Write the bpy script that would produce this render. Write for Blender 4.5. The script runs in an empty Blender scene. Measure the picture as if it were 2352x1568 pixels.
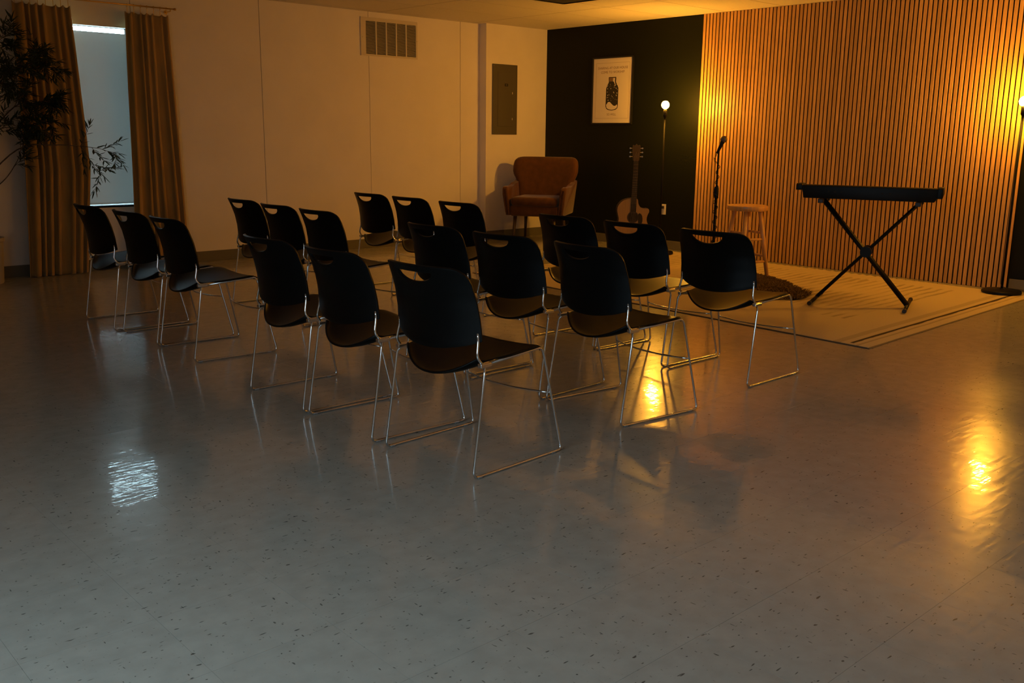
import bpy, bmesh, math, random
from mathutils import Vector, Matrix, noise
random.seed(7)
S = bpy.context.scene
C = S.collection
PI = math.pi

# ------------------------------------------------------------------ camera
cam_d = bpy.data.cameras.new('camera'); cam = bpy.data.objects.new('camera', cam_d); C.objects.link(cam)
fw = Vector((0.66026987, 0.72021827, -0.21290688)); rt = Vector((0.73878504, -0.67384002, 0.01167461)); up = Vector((0.13505691, 0.16500082, 0.97700274))
M = Matrix((rt, up, -fw)).transposed().to_4x4(); M.translation = Vector((0, 0, 1.3285))
cam.matrix_world = M
cam_d.sensor_width = 36; cam_d.lens = 2184.72 * 36 / 2352; cam_d.clip_end = 200
S.camera = cam

# ------------------------------------------------------------------ light and view
FW, FH = 2352, 1568
S.view_settings.view_transform = 'Standard'; S.view_settings.look = 'None'
S.view_settings.gamma = 1.0; S.view_settings.use_curve_mapping = False
S.view_settings.exposure = 0.0
W = bpy.data.worlds.new('overcast_sky'); S.world = W; W.use_nodes = True
bg = W.node_tree.nodes['Background']
bg.inputs[0].default_value = (0.55, 0.86, 1.0, 1); bg.inputs[1].default_value = 42.0
S.cycles.use_denoising = True
S.cycles.use_light_tree = True
S.cycles.sample_clamp_indirect = 6.0
S.cycles.max_bounces = 10; S.cycles.diffuse_bounces = 5; S.cycles.glossy_bounces = 5
S.cycles.caustics_reflective = False; S.cycles.caustics_refractive = False

BULB = 870.0                     # radiance of the warm filament bulbs
BULB_RGB = (1.0, 0.42, 0.034)
DAY = (0.60, 0.84, 1.0)          # daylight through the blinds of the windows at the camera end

def area(name, loc, rot, sx, sy, power, col, spread=PI):
    l = bpy.data.lights.new(name, 'AREA'); l.shape = 'RECTANGLE'; l.size = sx; l.size_y = sy; l.energy = power; l.color = col; l.spread = spread
    o = bpy.data.objects.new(name, l); o.location = loc; o.rotation_euler = rot; C.objects.link(o); return o
XMIN, YMIN, XR, YB, H = -1.5, -1.4, 9.072, 9.415, 2.659
area('window_daylight', (0.2, YMIN + 0.45, 1.45), (-PI/2+.5, 0, 0), 2.6, 1.6, 4, DAY, 2.1)
area('window_daylight', (XMIN + 0.45, 1.5, 1.40), (0, -PI/2+.55, 0), 1.5, 2.2, 38, DAY, 2.45)
pl = area('window_portal', (3.29, YB + 0.13, 1.44), (-PI/2, 0, 0), 0.8, 1.66, 1, (1, 1, 1)); pl.data.cycles.is_portal = True

# ------------------------------------------------------------------ helpers
def mat(name, col, rough=0.5, metal=0.0, spec=0.5, var=None, bump=None, coat=0, emit=None, coords='Object', stretch=(1,1,1), rnd=0.0, sheen=0.0, rvar=0.0):
    m = bpy.data.materials.new(name); m.use_nodes = True; nt = m.node_tree; N = nt.nodes; L = nt.links
    b = N['Principled BSDF']
    b.inputs['Base Color'].default_value = (*col, 1); b.inputs['Roughness'].default_value = rough
    b.inputs['Metallic'].default_value = metal; b.inputs['Specular IOR Level'].default_value = spec
    if coat: b.inputs['Coat Weight'].default_value = coat; b.inputs['Coat Roughness'].default_value = 0.1
    if sheen: b.inputs['Sheen Weight'].default_value = sheen; b.inputs['Sheen Roughness'].default_value = 0.4
    if emit:
        b.inputs['Emission Color'].default_value = (*emit[0], 1); b.inputs['Emission Strength'].default_value = emit[1]
    tc = N.new('ShaderNodeTexCoord'); mp = N.new('ShaderNodeMapping'); mp.inputs['Scale'].default_value = stretch
    oi = N.new('ShaderNodeObjectInfo')
    add = N.new('ShaderNodeVectorMath'); add.operation = 'ADD'
    cmb = N.new('ShaderNodeMath'); cmb.operation = 'MULTIPLY'; cmb.inputs[1].default_value = 37.0
    L.new(oi.outputs['Random'], cmb.inputs[0])
    L.new(tc.outputs[coords], mp.inputs[0]); L.new(mp.outputs[0], add.inputs[0])
    if rnd: L.new(cmb.outputs[0], add.inputs[1])
    vec = add.outputs[0]
    colout = None
    if var:
        n = N.new('ShaderNodeTexNoise'); n.inputs['Scale'].default_value = var[0]; n.inputs['Detail'].default_value = 4
        L.new(vec, n.inputs['Vector'])
        r = N.new('ShaderNodeMapRange'); r.inputs['To Min'].default_value = 1 - var[1]; r.inputs['To Max'].default_value = 1 + var[1]
        r.inputs['From Min'].default_value = 0.3; r.inputs['From Max'].default_value = 0.7
        L.new(n.outputs['Fac'], r.inputs['Value'])
        mx = N.new('ShaderNodeVectorMath'); mx.operation = 'SCALE'; mx.inputs[0].default_value = col
        L.new(r.outputs[0], mx.inputs['Scale']); colout = mx.outputs[0]
    if rnd:
        r2 = N.new('ShaderNodeMapRange'); r2.inputs['To Min'].default_value = 1 - rnd; r2.inputs['To Max'].default_value = 1 + rnd
        L.new(oi.outputs['Random'], r2.inputs['Value'])
        mx2 = N.new('ShaderNodeVectorMath'); mx2.operation = 'SCALE'
        if colout: L.new(colout, mx2.inputs[0])
        else: mx2.inputs[0].default_value = col
        L.new(r2.outputs[0], mx2.inputs['Scale']); colout = mx2.outputs[0]
    if colout: L.new(colout, b.inputs['Base Color'])
    if bump:
        n = N.new('ShaderNodeTexNoise'); n.inputs['Scale'].default_value = bump[0]; n.inputs['Detail'].default_value = 5
        L.new(vec, n.inputs['Vector'])
        bp = N.new('ShaderNodeBump'); bp.inputs['Strength'].default_value = bump[1]; bp.inputs['Distance'].default_value = bump[2] if len(bump) > 2 else 0.01
        L.new(n.outputs['Fac'], bp.inputs['Height']); L.new(bp.outputs[0], b.inputs['Normal'])
    return m

def link(name, me, m=None, parent=None, smooth=False, **props):
    o = bpy.data.objects.new(name, me)
    if m and not me.materials: me.materials.append(m)
    if smooth:
        me.polygons.foreach_set('use_smooth', [True] * len(me.polygons))
    C.objects.link(o)
    if parent is not None: o.parent = parent
    for k, v in props.items(): o[k] = v
    return o
def tobj(name, bm, m, parent=None, smooth=False, **props):
    me = bpy.data.meshes.new(name); bmesh.ops.recalc_face_normals(bm, faces=bm.faces); bm.to_mesh(me); bm.free()
    return link(name, me, m, parent, smooth, **props)
def thing(name, label, cat, loc=(0,0,0), rz=0.0, group=None):
    o = bpy.data.objects.new(name, None); C.objects.link(o); o.location = loc; o.rotation_euler = (0,0,rz)
    o.empty_display_size = 0.1; o['label'] = label; o['category'] = cat
    if group: o['group'] = group
    return o
def tag(o, label, cat, group=None):
    o['label'] = label; o['category'] = cat
    if group: o['group'] = group
    return o
def sharp(o, ang=35):
    me = o.data
    me.polygons.foreach_set('use_smooth', [True] * len(me.polygons))
    bm = bmesh.new(); bm.from_mesh(me)
    for e in bm.edges:
        if len(e.link_faces) == 2 and e.calc_face_angle(0) > math.radians(ang): e.smooth = False
    bm.to_mesh(me); bm.free(); return o
def box(bm, x0, x1, y0, y1, z0, z1):
    vs = [bm.verts.new((x, y, z)) for x in (x0, x1) for y in (y0, y1) for z in (z0, z1)]
    for f in ((0,1,3,2),(4,6,7,5),(0,4,5,1),(2,3,7,6),(0,2,6,4),(1,5,7,3)): bm.faces.new([vs[i] for i in f])
    return vs
def bbox(x0, x1, y0, y1, z0, z1, bev=0.0, seg=2):
    bm = bmesh.new(); box(bm, x0, x1, y0, y1, z0, z1)
    if bev: bmesh.ops.bevel(bm, geom=bm.edges[:], offset=bev, segments=seg, profile=0.5, affect='EDGES')
    return bm
def fillet(pts, r=0.02, n=5):
    out = [Vector(pts[0])]
    for i in range(1, len(pts) - 1):
        p, a, b = Vector(pts[i]), Vector(pts[i-1]), Vector(pts[i+1])
        rr = r[i] if isinstance(r, (list, tuple)) else r
        da, db = (a - p), (b - p); k = min(rr, da.length * .45, db.length * .45)
        A = p + da.normalized() * k; B = p + db.normalized() * k
        for j in range(n + 1):
            t = j / n; out.append(A * (1-t)**2 + p * 2*t*(1-t) + B * t*t)
    out.append(Vector(pts[-1])); return out
def tube(bm, pts, r, n=8, cap=True):
    pts = [Vector(p) for p in pts]; rings = []
    t0 = (pts[1] - pts[0]).normalized(); ref = Vector((0,0,1)) if abs(t0.z) < .9 else Vector((1,0,0))
    nrm = t0.cross(ref).normalized()
    for i, p in enumerate(pts):
        if i == 0: t = t0
        elif i == len(pts) - 1: t = (pts[i] - pts[i-1]).normalized()
        else: t = ((pts[i] - pts[i-1]).normalized() + (pts[i+1] - pts[i]).normalized()).normalized()
        nrm = (nrm - t * nrm.dot(t)).normalized(); bn = t.cross(nrm)
        rr = r[i] if isinstance(r, (list, tuple)) else r
        rings.append([bm.verts.new(p + nrm * math.cos(2*PI*k/n) * rr + bn * math.sin(2*PI*k/n) * rr) for k in range(n)])
    for a, b in zip(rings, rings[1:]):
        for k in range(n): bm.faces.new((a[k], a[(k+1)%n], b[(k+1)%n], b[k]))
    if cap: bm.faces.new(rings[0][::-1]); bm.faces.new(rings[-1])
    return bm
def lathe(bm, prof, n=24, o=(0,0,0), a=(0,0,1)):
    """prof: list of (radius, height) along axis a"""
    a = Vector(a).normalized(); ref = Vector((0,0,1)) if abs(a.z) < .9 else Vector((1,0,0))
    u = a.cross(ref).normalized(); v = a.cross(u); o = Vector(o); rings = []
    for r, h in prof:
        if r < 1e-6: rings.append([bm.verts.new(o + a*h)])
        else: rings.append([bm.verts.new(o + a*h + (u*math.cos(2*PI*k/n) + v*math.sin(2*PI*k/n))*r) for k in range(n)])
    for p, q in zip(rings, rings[1:]):
        for k in range(n):
            if len(p) == 1 and len(q) == 1: continue
            if len(p) == 1: bm.faces.new((p[0], q[(k+1)%n], q[k]))
            elif len(q) == 1: bm.faces.new((p[k], p[(k+1)%n], q[0]))
            else: bm.faces.new((p[k], p[(k+1)%n], q[(k+1)%n], q[k]))
    if len(rings[0]) > 1: bm.faces.new(rings[0][::-1])
    if len(rings[-1]) > 1: bm.faces.new(rings[-1])
    return bm
def prism(bm, pts, f0, f1):
    """closed outline pts (2-tuples) -> solid; f0,f1 map 2D point to 3D for the two faces"""
    a = [bm.verts.new(f0(*p)) for p in pts]; b = [bm.verts.new(f1(*p)) for p in pts]; n = len(pts)
    bm.faces.new(a[::-1]); bm.faces.new(b)
    for i in range(n): bm.faces.new((a[i], a[(i+1)%n], b[(i+1)%n], b[i]))
    return bm
def bake(o, **mods):
    for k, kw in mods.items():
        md = o.modifiers.new(k, kw.pop('type'))
        for a, v in kw.items(): setattr(md, a, v)
    bpy.context.view_layer.update()
    dg = bpy.context.evaluated_depsgraph_get(); me = bpy.data.meshes.new_from_object(o.evaluated_get(dg))
    o.modifiers.clear(); o.data = me; return o
def dup(root, loc, rz, label=None):
    r = root.copy(); C.objects.link(r); r.location = loc; r.rotation_euler = (0,0,rz)
    if label: r['label'] = label
    for ch in list(root.children):
        c = ch.copy(); C.objects.link(c); c.parent = r
        for g in ch.children:
            d = g.copy(); C.objects.link(d); d.parent = c
    return r
def struct(o): o['kind'] = 'structure'; return o

# ------------------------------------------------------------------ materials
m_wall   = mat('pale_wallboard', (.82,.765,.70), .75, spec=.25, var=(2.5,.03), bump=(160,.08,.002))
m_joint  = mat('wall_joint', (.22,.19,.16), .9)
m_green  = mat('dark_green_paint', (.0055,.0075,.0032), .55, spec=.18, bump=(120,.1,.002))
m_ceil   = mat('ceiling_tile', (.76,.71,.66), .9, spec=.2, var=(60,.04), bump=(260,.25,.002), rnd=.02)
m_grid   = mat('ceiling_void', (.16,.12,.08), .95)
m_base   = mat('vinyl_baseboard', (.15,.14,.10), .55, spec=.35)
m_slat   = mat('oak_slat', (.56,.325,.10), .42, spec=.45, var=(5,.22), stretch=(6,30,.9), rnd=.13, bump=(8,.12,.002))
m_felt   = mat('black_felt', (.006,.005,.004), 1, spec=.05)
m_plast  = mat('black_plastic', (.001,.001,.001), .40, spec=.17, bump=(900,.05,.0006))
m_chrome = mat('chrome', (.72,.72,.72), .14, 1.0)
m_blackm = mat('black_metal', (.0035,.0035,.003), .48, 0, .20)
m_glide  = mat('clear_grey_glide', (.25,.25,.25), .4)
m_bulb   = mat('glowing_bulb_glass', (.9,.8,.6), .3, emit=(BULB_RGB, BULB))
m_brass  = mat('brass', (.60,.38,.12), .3, 1.0)
m_curt   = mat('ochre_velvet', (.37,.23,.072), .85, spec=.2, sheen=.5, var=(18,.16), stretch=(1,1,.15), bump=(90,.15,.004))
m_blind  = None
m_paint  = mat('white_trim_paint', (.66,.62,.56), .5)
m_vent   = mat('vent_enamel', (.62,.56,.48), .45)
m_void   = mat('duct_darkness', (.02,.018,.015), .95)
m_panel  = mat('grey_panel_enamel', (.09,.08,.06), .45, spec=.4, bump=(300,.05,.001))
m_paper  = mat('poster_paper', (.72,.66,.58), .6)
m_ink    = mat('brown_ink', (.20,.12,.06), .7)
m_inkd   = mat('dark_ink', (.02,.018,.014), .7)
m_frame  = mat('black_frame', (.008,.008,.008), .4)
m_out    = mat('outlet_plastic', (.72,.68,.60), .4)
m_stool  = mat('lacquered_pine', (.66,.36,.12), .28, spec=.55, var=(7,.16), stretch=(1,6,1))
m_velvet = mat('rust_velvet', (.085,.033,.009), .8, spec=.2, sheen=.35, var=(14,.18), bump=(60,.2,.004))
m_dwood  = mat('dark_stained_wood', (.035,.018,.01), .4)
m_spruce = mat('spruce_top', (.30,.19,.065), .35, spec=.4, var=(6,.08), stretch=(1,14,1))
m_rose   = mat('rosewood', (.03,.017,.01), .45)
m_steel  = mat('nickel', (.6,.58,.55), .25, 1.0)
m_mesh   = mat('mic_grille_metal', (.16,.15,.13), .38, .9, bump=(700,.6,.002))
m_leaf   = mat('olive_leaf', (.030,.050,.024), .55, spec=.4, rnd=.3)
m_bark   = mat('olive_bark', (.09,.07,.05), .9, var=(30,.3))
m_pot    = mat('cream_pot', (.46,.42,.36), .6, var=(6,.05))
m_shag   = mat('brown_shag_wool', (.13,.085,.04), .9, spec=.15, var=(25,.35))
m_soil   = mat('soil', (.02,.015,.01), 1)
m_cord   = mat('black_rubber_cord', (.008,.008,.008), .5)
m_sockl  = mat('white_key', (.6,.58,.52), .3)
def glass_mat():
    m = bpy.data.materials.new('window_glass'); m.use_nodes = True; nt = m.node_tree; N = nt.nodes; L = nt.links
    N.remove(N['Principled BSDF']); t = N.new('ShaderNodeBsdfTransparent'); g = N.new('ShaderNodeBsdfGlossy'); g.inputs['Roughness'].default_value = .02
    f = N.new('ShaderNodeFresnel'); f.inputs[0].default_value = 1.45; mx = N.new('ShaderNodeMixShader')
    L.new(f.outputs[0], mx.inputs[0]); L.new(t.outputs[0], mx.inputs[1]); L.new(g.outputs[0], mx.inputs[2]); L.new(mx.outputs[0], N['Material Output'].inputs[0]); return m
m_glass = glass_mat()
m_alu    = mat('window_frame_paint', (.5,.5,.48), .4)

def blind_mat():
    m = bpy.data.materials.new('roller_blind_cloth'); m.use_nodes = True; nt = m.node_tree; N = nt.nodes; L = nt.links
    N.remove(N['Principled BSDF']); out = N['Material Output']
    d = N.new('ShaderNodeBsdfDiffuse'); d.inputs[0].default_value = (.62,.64,.64,1)
    t = N.new('ShaderNodeBsdfTranslucent'); t.inputs[0].default_value = (.80,.78,.74,1)
    mx = N.new('ShaderNodeMixShader'); mx.inputs[0].default_value = .088
    L.new(d.outputs[0], mx.inputs[1]); L.new(t.outputs[0], mx.inputs[2]); L.new(mx.outputs[0], out.inputs[0]); return m
m_blind = blind_mat()

def floor_mat():
    m = bpy.data.materials.new('flecked_vinyl_tile'); m.use_nodes = True; nt = m.node_tree; N = nt.nodes; L = nt.links
    b = N['Principled BSDF']; g = N.new('ShaderNodeNewGeometry'); oi = N.new('ShaderNodeObjectInfo')
    def noise_(scale, det, st=(1,1,1), rot=0):
        mp = N.new('ShaderNodeMapping'); mp.inputs['Scale'].default_value = st; mp.inputs['Rotation'].default_value = (0,0,rot)
        n = N.new('ShaderNodeTexNoise'); n.inputs['Scale'].default_value = scale; n.inputs['Detail'].default_value = det
        L.new(g.outputs['Position'], mp.inputs[0]); L.new(mp.outputs[0], n.inputs['Vector']); return n.outputs['Fac']
    def ramp(v, a, b_, lo, hi):
        r = N.new('ShaderNodeMapRange'); r.inputs[1].default_value = a; r.inputs[2].default_value = b_; r.inputs[3].default_value = lo; r.inputs[4].default_value = hi
        L.new(v, r.inputs[0]); return r.outputs[0]
    def math_(op, a, b_):
        n = N.new('ShaderNodeMath'); n.operation = op
        for i, x in enumerate((a, b_)):
            if isinstance(x, (int, float)): n.inputs[i].default_value = x
            else: L.new(x, n.inputs[i])
        return n.outputs[0]
    mott = ramp(noise_(14, 4), .3, .7, .93, 1.07)
    # elongated dark flecks in two directions, sparse
    f1 = ramp(noise_(26, 1, (1, 3.4, 1), .5), .71, .755, 1, .25)
    f2 = ramp(noise_(30, 1, (3.4, 1, 1), .2), .72, .765, 1, .3)
    f3 = ramp(noise_(70, 0, (1, 1.5, 1), 1.), .80, .84, 1, .3)
    fl = math_('MULTIPLY', math_('MULTIPLY', f1, f2), f3)
    var = math_('MULTIPLY', math_('MULTIPLY', fl, mott), ramp(oi.outputs['Random'], 0, 1, .985, 1.015))
    sc = N.new('ShaderNodeVectorMath'); sc.operation = 'SCALE'; sc.inputs[0].default_value = (.36,.345,.295)
    L.new(var, sc.inputs['Scale']); L.new(sc.outputs[0], b.inputs['Base Color'])
    rg = ramp(noise_(1.6, 3), .3, .7, .17, .24); L.new(rg, b.inputs['Roughness'])
    b.inputs['Specular IOR Level'].default_value = .19; b.inputs['Coat Weight'].default_value = .42; b.inputs['Coat Roughness'].default_value = .045
    # waxed surface: long shallow waves plus fine swirls
    w1 = noise_(1.1, 1, (1, 1, 1)); w2 = noise_(11, 2, (1, 1, 1), 0); w3 = noise_(42, 2, (.16, 1, 1), .83)
    hsum = math_('ADD', math_('ADD', math_('MULTIPLY', w1, .0), math_('MULTIPLY', w2, .58)), math_('MULTIPLY', w3, .30))
    bp = N.new('ShaderNodeBump'); bp.inputs['Strength'].default_value = .45; bp.inputs['Distance'].default_value = .004
    L.new(hsum, bp.inputs['Height']); L.new(bp.outputs[0], b.inputs['Normal']); L.new(bp.outputs[0], b.inputs['Coat Normal']); return m
m_floor = floor_mat()

def rug_mat():
    m = bpy.data.materials.new('cream_rug_wool'); m.use_nodes = True; nt = m.node_tree; N = nt.nodes; L = nt.links
    b = N['Principled BSDF']; b.inputs['Roughness'].default_value = .95; b.inputs['Specular IOR Level'].default_value = .1
    uv = N.new('ShaderNodeUVMap'); sep = N.new('ShaderNodeSeparateXYZ'); L.new(uv.outputs[0], sep.inputs[0])
    nz = N.new('ShaderNodeTexNoise'); nz.inputs['Scale'].default_value = 3.2; nz.inputs['Detail'].default_value = 3; L.new(uv.outputs[0], nz.inputs[0])
    fine = N.new('ShaderNodeTexNoise'); fine.inputs['Scale'].default_value = 140; L.new(uv.outputs[0], fine.inputs[0])
    def mth(op, a, b_, c=None):
        n = N.new('ShaderNodeMath'); n.operation = op
        for i, x in enumerate((a, b_, c)):
            if x is None: continue
            if isinstance(x, (int, float)): n.inputs[i].default_value = x
            else: L.new(x, n.inputs[i])
        return n.outputs[0]
    wob = mth('MULTIPLY_ADD', nz.outputs['Fac'], .022, -.011)
    d = mth('ADD', sep.outputs['Y'], wob)      # metres in from the edge nearest the dark wall end
    u = sep.outputs['X']
    def band(c_, w):  # 1 inside band
        a = mth('SUBTRACT', d, c_); a = mth('ABSOLUTE', a, 0); return mth('LESS_THAN', a, w)
    wv = mth('MULTIPLY_ADD', nz.outputs['Fac'], .020, .004)
    a1 = mth('SUBTRACT', d, .145); a1 = mth('ABSOLUTE', a1, 0); s1 = mth('LESS_THAN', a1, wv)
    s1 = mth('MULTIPLY', s1, mth('GREATER_THAN', u, .05))
    s2 = mth('MULTIPLY', band(.235, .03), .22); s3 = mth('MULTIPLY', band(.085, .010), .30)
    e1 = mth('LESS_THAN', sep.outputs['Y'], .010); e2 = mth('LESS_THAN', u, .012)
    # ripple shading put into the colour as dark lines across the rug's middle
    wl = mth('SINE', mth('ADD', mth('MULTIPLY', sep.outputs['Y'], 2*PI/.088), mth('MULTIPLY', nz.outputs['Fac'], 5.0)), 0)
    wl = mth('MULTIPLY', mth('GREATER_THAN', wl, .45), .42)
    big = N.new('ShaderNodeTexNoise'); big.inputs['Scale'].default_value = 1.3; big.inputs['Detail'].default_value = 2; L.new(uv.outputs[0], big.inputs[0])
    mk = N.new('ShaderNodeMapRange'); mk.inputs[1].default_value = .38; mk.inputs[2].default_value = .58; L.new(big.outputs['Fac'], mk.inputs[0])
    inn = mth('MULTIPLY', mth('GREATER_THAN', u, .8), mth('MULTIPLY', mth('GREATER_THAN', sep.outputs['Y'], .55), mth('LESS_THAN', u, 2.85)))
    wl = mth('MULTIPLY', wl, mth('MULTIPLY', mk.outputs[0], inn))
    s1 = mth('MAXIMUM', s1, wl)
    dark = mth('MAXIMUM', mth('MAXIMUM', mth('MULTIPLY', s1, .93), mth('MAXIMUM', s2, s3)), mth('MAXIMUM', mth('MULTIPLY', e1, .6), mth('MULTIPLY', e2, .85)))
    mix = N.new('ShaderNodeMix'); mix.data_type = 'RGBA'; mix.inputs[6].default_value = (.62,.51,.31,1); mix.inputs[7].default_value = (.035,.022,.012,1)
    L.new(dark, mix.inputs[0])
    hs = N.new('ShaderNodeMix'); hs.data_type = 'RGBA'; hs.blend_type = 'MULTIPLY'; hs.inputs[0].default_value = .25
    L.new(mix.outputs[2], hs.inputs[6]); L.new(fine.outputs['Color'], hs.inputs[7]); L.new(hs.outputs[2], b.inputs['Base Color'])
    bp = N.new('ShaderNodeBump'); bp.inputs['Strength'].default_value = .5; bp.inputs['Distance'].default_value = .004
    L.new(fine.outputs['Fac'], bp.inputs['Height']); L.new(bp.outputs[0], b.inputs['Normal']); return m
m_rug = rug_mat()

# ------------------------------------------------------------------ floor
floor = struct(tobj('floor', bbox(XMIN-.2, XR+.2, YMIN-.2, YB+.2, -.15, -.004), m_joint))
TP = .352; TX0, TY0 = 4.43, 1.39
def project(p):
    v = Vector(p) - Vector((0,0,1.3285)); d = v.dot(fw)
    return (1176 + 2184.72*v.dot(rt)/d, 784 - 2184.72*v.dot(up)/d, d) if d > .1 else (1e9, 1e9, d)
tiles = []
i0 = math.floor((XMIN-TX0)/TP); i1 = math.ceil((XR-TX0)/TP); j0 = math.floor((YMIN-TY0)/TP); j1 = math.ceil((YB-TY0)/TP)
for i in range(i0, i1):
    for j in range(j0, j1):
        cx, cy = TX0+(i+.5)*TP, TY0+(j+.5)*TP
        u, v, d = project((cx, cy, 0))
        inside = -90 < u < FW+90 and -40 < v < FH+160
        tiles.append((d if inside else 1e6+abs(d), cx, cy))
tiles.sort()
g = .0003
tm = bpy.data.meshes.new('floor_tile'); bm = bbox(-TP/2+g, TP/2-g, -TP/2+g, TP/2-g, -.0035, 0); bmesh.ops.recalc_face_normals(bm, faces=bm.faces); bm.to_mesh(tm); bm.free(); tm.materials.append(m_floor)
rest = bmesh.new(); R = random.Random(3)
for k, (d, cx, cy) in enumerate(tiles):
    tx, ty = R.gauss(0, .0002), R.gauss(0, .0002)
    if k < 300:
        o = link('floor_tile', tm, None, floor); o.location = (cx, cy, 0); o.rotation_euler = (tx, ty, 0)
    else:
        x0, x1 = max(cx-TP/2+g, XMIN), min(cx+TP/2-g, XR); y0, y1 = max(cy-TP/2+g, YMIN), min(cy+TP/2-g, YB)
        if x1 - x0 < .01 or y1 - y0 < .01: continue
        for v in box(rest, x0, x1, y0, y1, -.0035, 0): v.co.z += (v.co.y-cy)*tx - (v.co.x-cx)*ty
tobj('floor_tile', rest, m_floor, floor, kind='stuff')

# ------------------------------------------------------------------ ceiling
ceiling = struct(tobj('ceiling', bbox(XMIN-.2, XR+.2, YMIN-.2, YB+.2, H+.0010, H+.15), m_grid))
CX, CY = 1.41, .706
full = None
def ctile(x0, x1, y0, y1):
    x0, x1, y0, y1 = max(x0, XMIN), min(x1, XR), max(y0, YMIN), min(y1, YB)
    if x1-x0 < .03 or y1-y0 < .03: return None
    return (x0+.005, x1-.005, y0+.005, y1-.005)
VENTC = None
for i in range(-8, 2):
    for j in range(-14, 5):
        t = ctile(7.905+i*CX, 7.905+(i+1)*CX, 7.195+(j-1)*CY, 7.195+j*CY)
        if not t: continue
        w_, h_ = t[1]-t[0], t[3]-t[2]
        if full is None or abs(w_-fs[0]) > 1e-4 or abs(h_-fs[1]) > 1e-4:
            bm = bbox(-w_/2, w_/2, -h_/2, h_/2, 0, .0009); me = bpy.data.meshes.new('ceiling_tile'); bm.to_mesh(me); bm.free(); me.materials.append(m_ceil)
            if w_ > 1.39 and h_ > .68 and full is None: full, fs = me, (w_, h_)
        else: me = full
        o = link('ceiling_tile', me, None, ceiling); o.location = ((t[0]+t[1])/2, (t[2]+t[3])/2, H)
# unlit recessed troffer whose far corner just shows at the top of the picture
tr = thing('ceiling_light', 'unlit recessed ceiling light, dark corner just showing at the top edge of the picture', 'light', (7.08, 7.02, H-.012))
bm = bmesh.new()
for a in (-1, 1): box(bm, -.25, .25, a*.25-.012, a*.25+.012, -.006, .011); box(bm, a*.25-.012, a*.25+.012, -.25, .25, -.006, .011)
tobj('frame', bm, m_blackm, tr); tobj('diffuser', bbox(-.24, .24, -.24, .24, .0, .008), m_void, tr)

# ------------------------------------------------------------------ wall with window (y = YB)
WX0, WX1, WZ0, WZ1 = 2.86, 3.685, .606, 2.262
T = .10
bm = bmesh.new()
box(bm, XMIN-.2, WX0, YB+.008, YB+T, 0, H+.02); box(bm, WX1, XR+.2, YB+.008, YB+T, 0, H+.02)
box(bm, WX0, WX1, YB+.008, YB+T, 0, WZ0); box(bm, WX0, WX1, YB+.008, YB+T, WZ1, H+.02)
wall_back = struct(tobj('wall_back', bm, m_joint))
seams = [XMIN, -.35, .995, 2.345, 3.690, 5.022, 6.372, 7.712, 8.025]
for a, b in zip(seams, seams[1:]):
    bm = bmesh.new(); a2, b2 = a + (.003 if a > XMIN else 0), b - .003
    if a < WX0 and b > WX1 - .01 and a > 2:
        b2 = max(b2, WX1)
        box(bm, a2, WX0, YB, YB+.008, 0, H); box(bm, WX0, b2, YB, YB+.008, 0, WZ0); box(bm, WX0, b2, YB, YB+.008, WZ1, H)
        if b2 > WX1+.001: box(bm, WX1, b2, YB, YB+.008, WZ0, WZ1)
    else: box(bm, a2, b2, YB, YB+.008, 0, H)
    tobj('wall_panel', bm, m_wall, wall_back)
# boxed-out chase in the corner
CHY = 9.285
trim_1 = struct(tobj('wall_back_chase', bbox(8.022, XR+.05, CHY, YB+.006, 0, H+.01), m_wall))
trim_1.name = 'wall_chase'
# baseboards
struct(tobj('baseboard_back', bbox(XMIN, 8.018, YB-.006, YB+.0, 0, .105, .002, 1), m_base))
struct(tobj('baseboard_chase', bbox(8.012, XR, CHY-.006, CHY, 0, .105, .002, 1), m_base))

# window
win = struct(bpy.data.objects.new('window_1', None)); C.objects.link(win)
bm = bmesh.new()
for a0, a1, c0, c1 in ((WX0, WX1, WZ0, WZ0+.012), (WX0, WX1, WZ1-.005, WZ1), (WX0, WX0+.035, WZ0, WZ1), (WX1-.035, WX1, WZ0, WZ1)):
    box(bm, a0, a1, YB+.080, YB+.098, c0 if c0 > WZ0+.5 or c0 == WZ0 else c0, c1)
tobj('window_frame', bm, m_alu, win)
tobj('pane', bbox(WX0+.03, WX1-.03, YB+.088, YB+.091, WZ0+.012, WZ1-.004), m_glass, win)
bm = bmesh.new(); box(bm, WX0-.0, WX1+.0, YB-.0, YB+.080, WZ0-.012, WZ0); tobj('window_sill', bm, m_paint, win)
bl = thing('roller_blind', 'pale roller blind drawn down in the narrow window between the ochre curtains', 'blind', (0,0,0))
bm = bmesh.new(); NB = 12
box(bm, WX0+.006, WX1-.022, YB+.062, YB+.0632, WZ0+.030, 2.214)
tobj('blind_cloth', bm, m_blind, bl)
tobj('bottom_bar', bbox(WX0+.006, WX1-.022, YB+.057, YB+.068, WZ0+.014, WZ0+.031, .003, 2), m_blind, bl)

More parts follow.
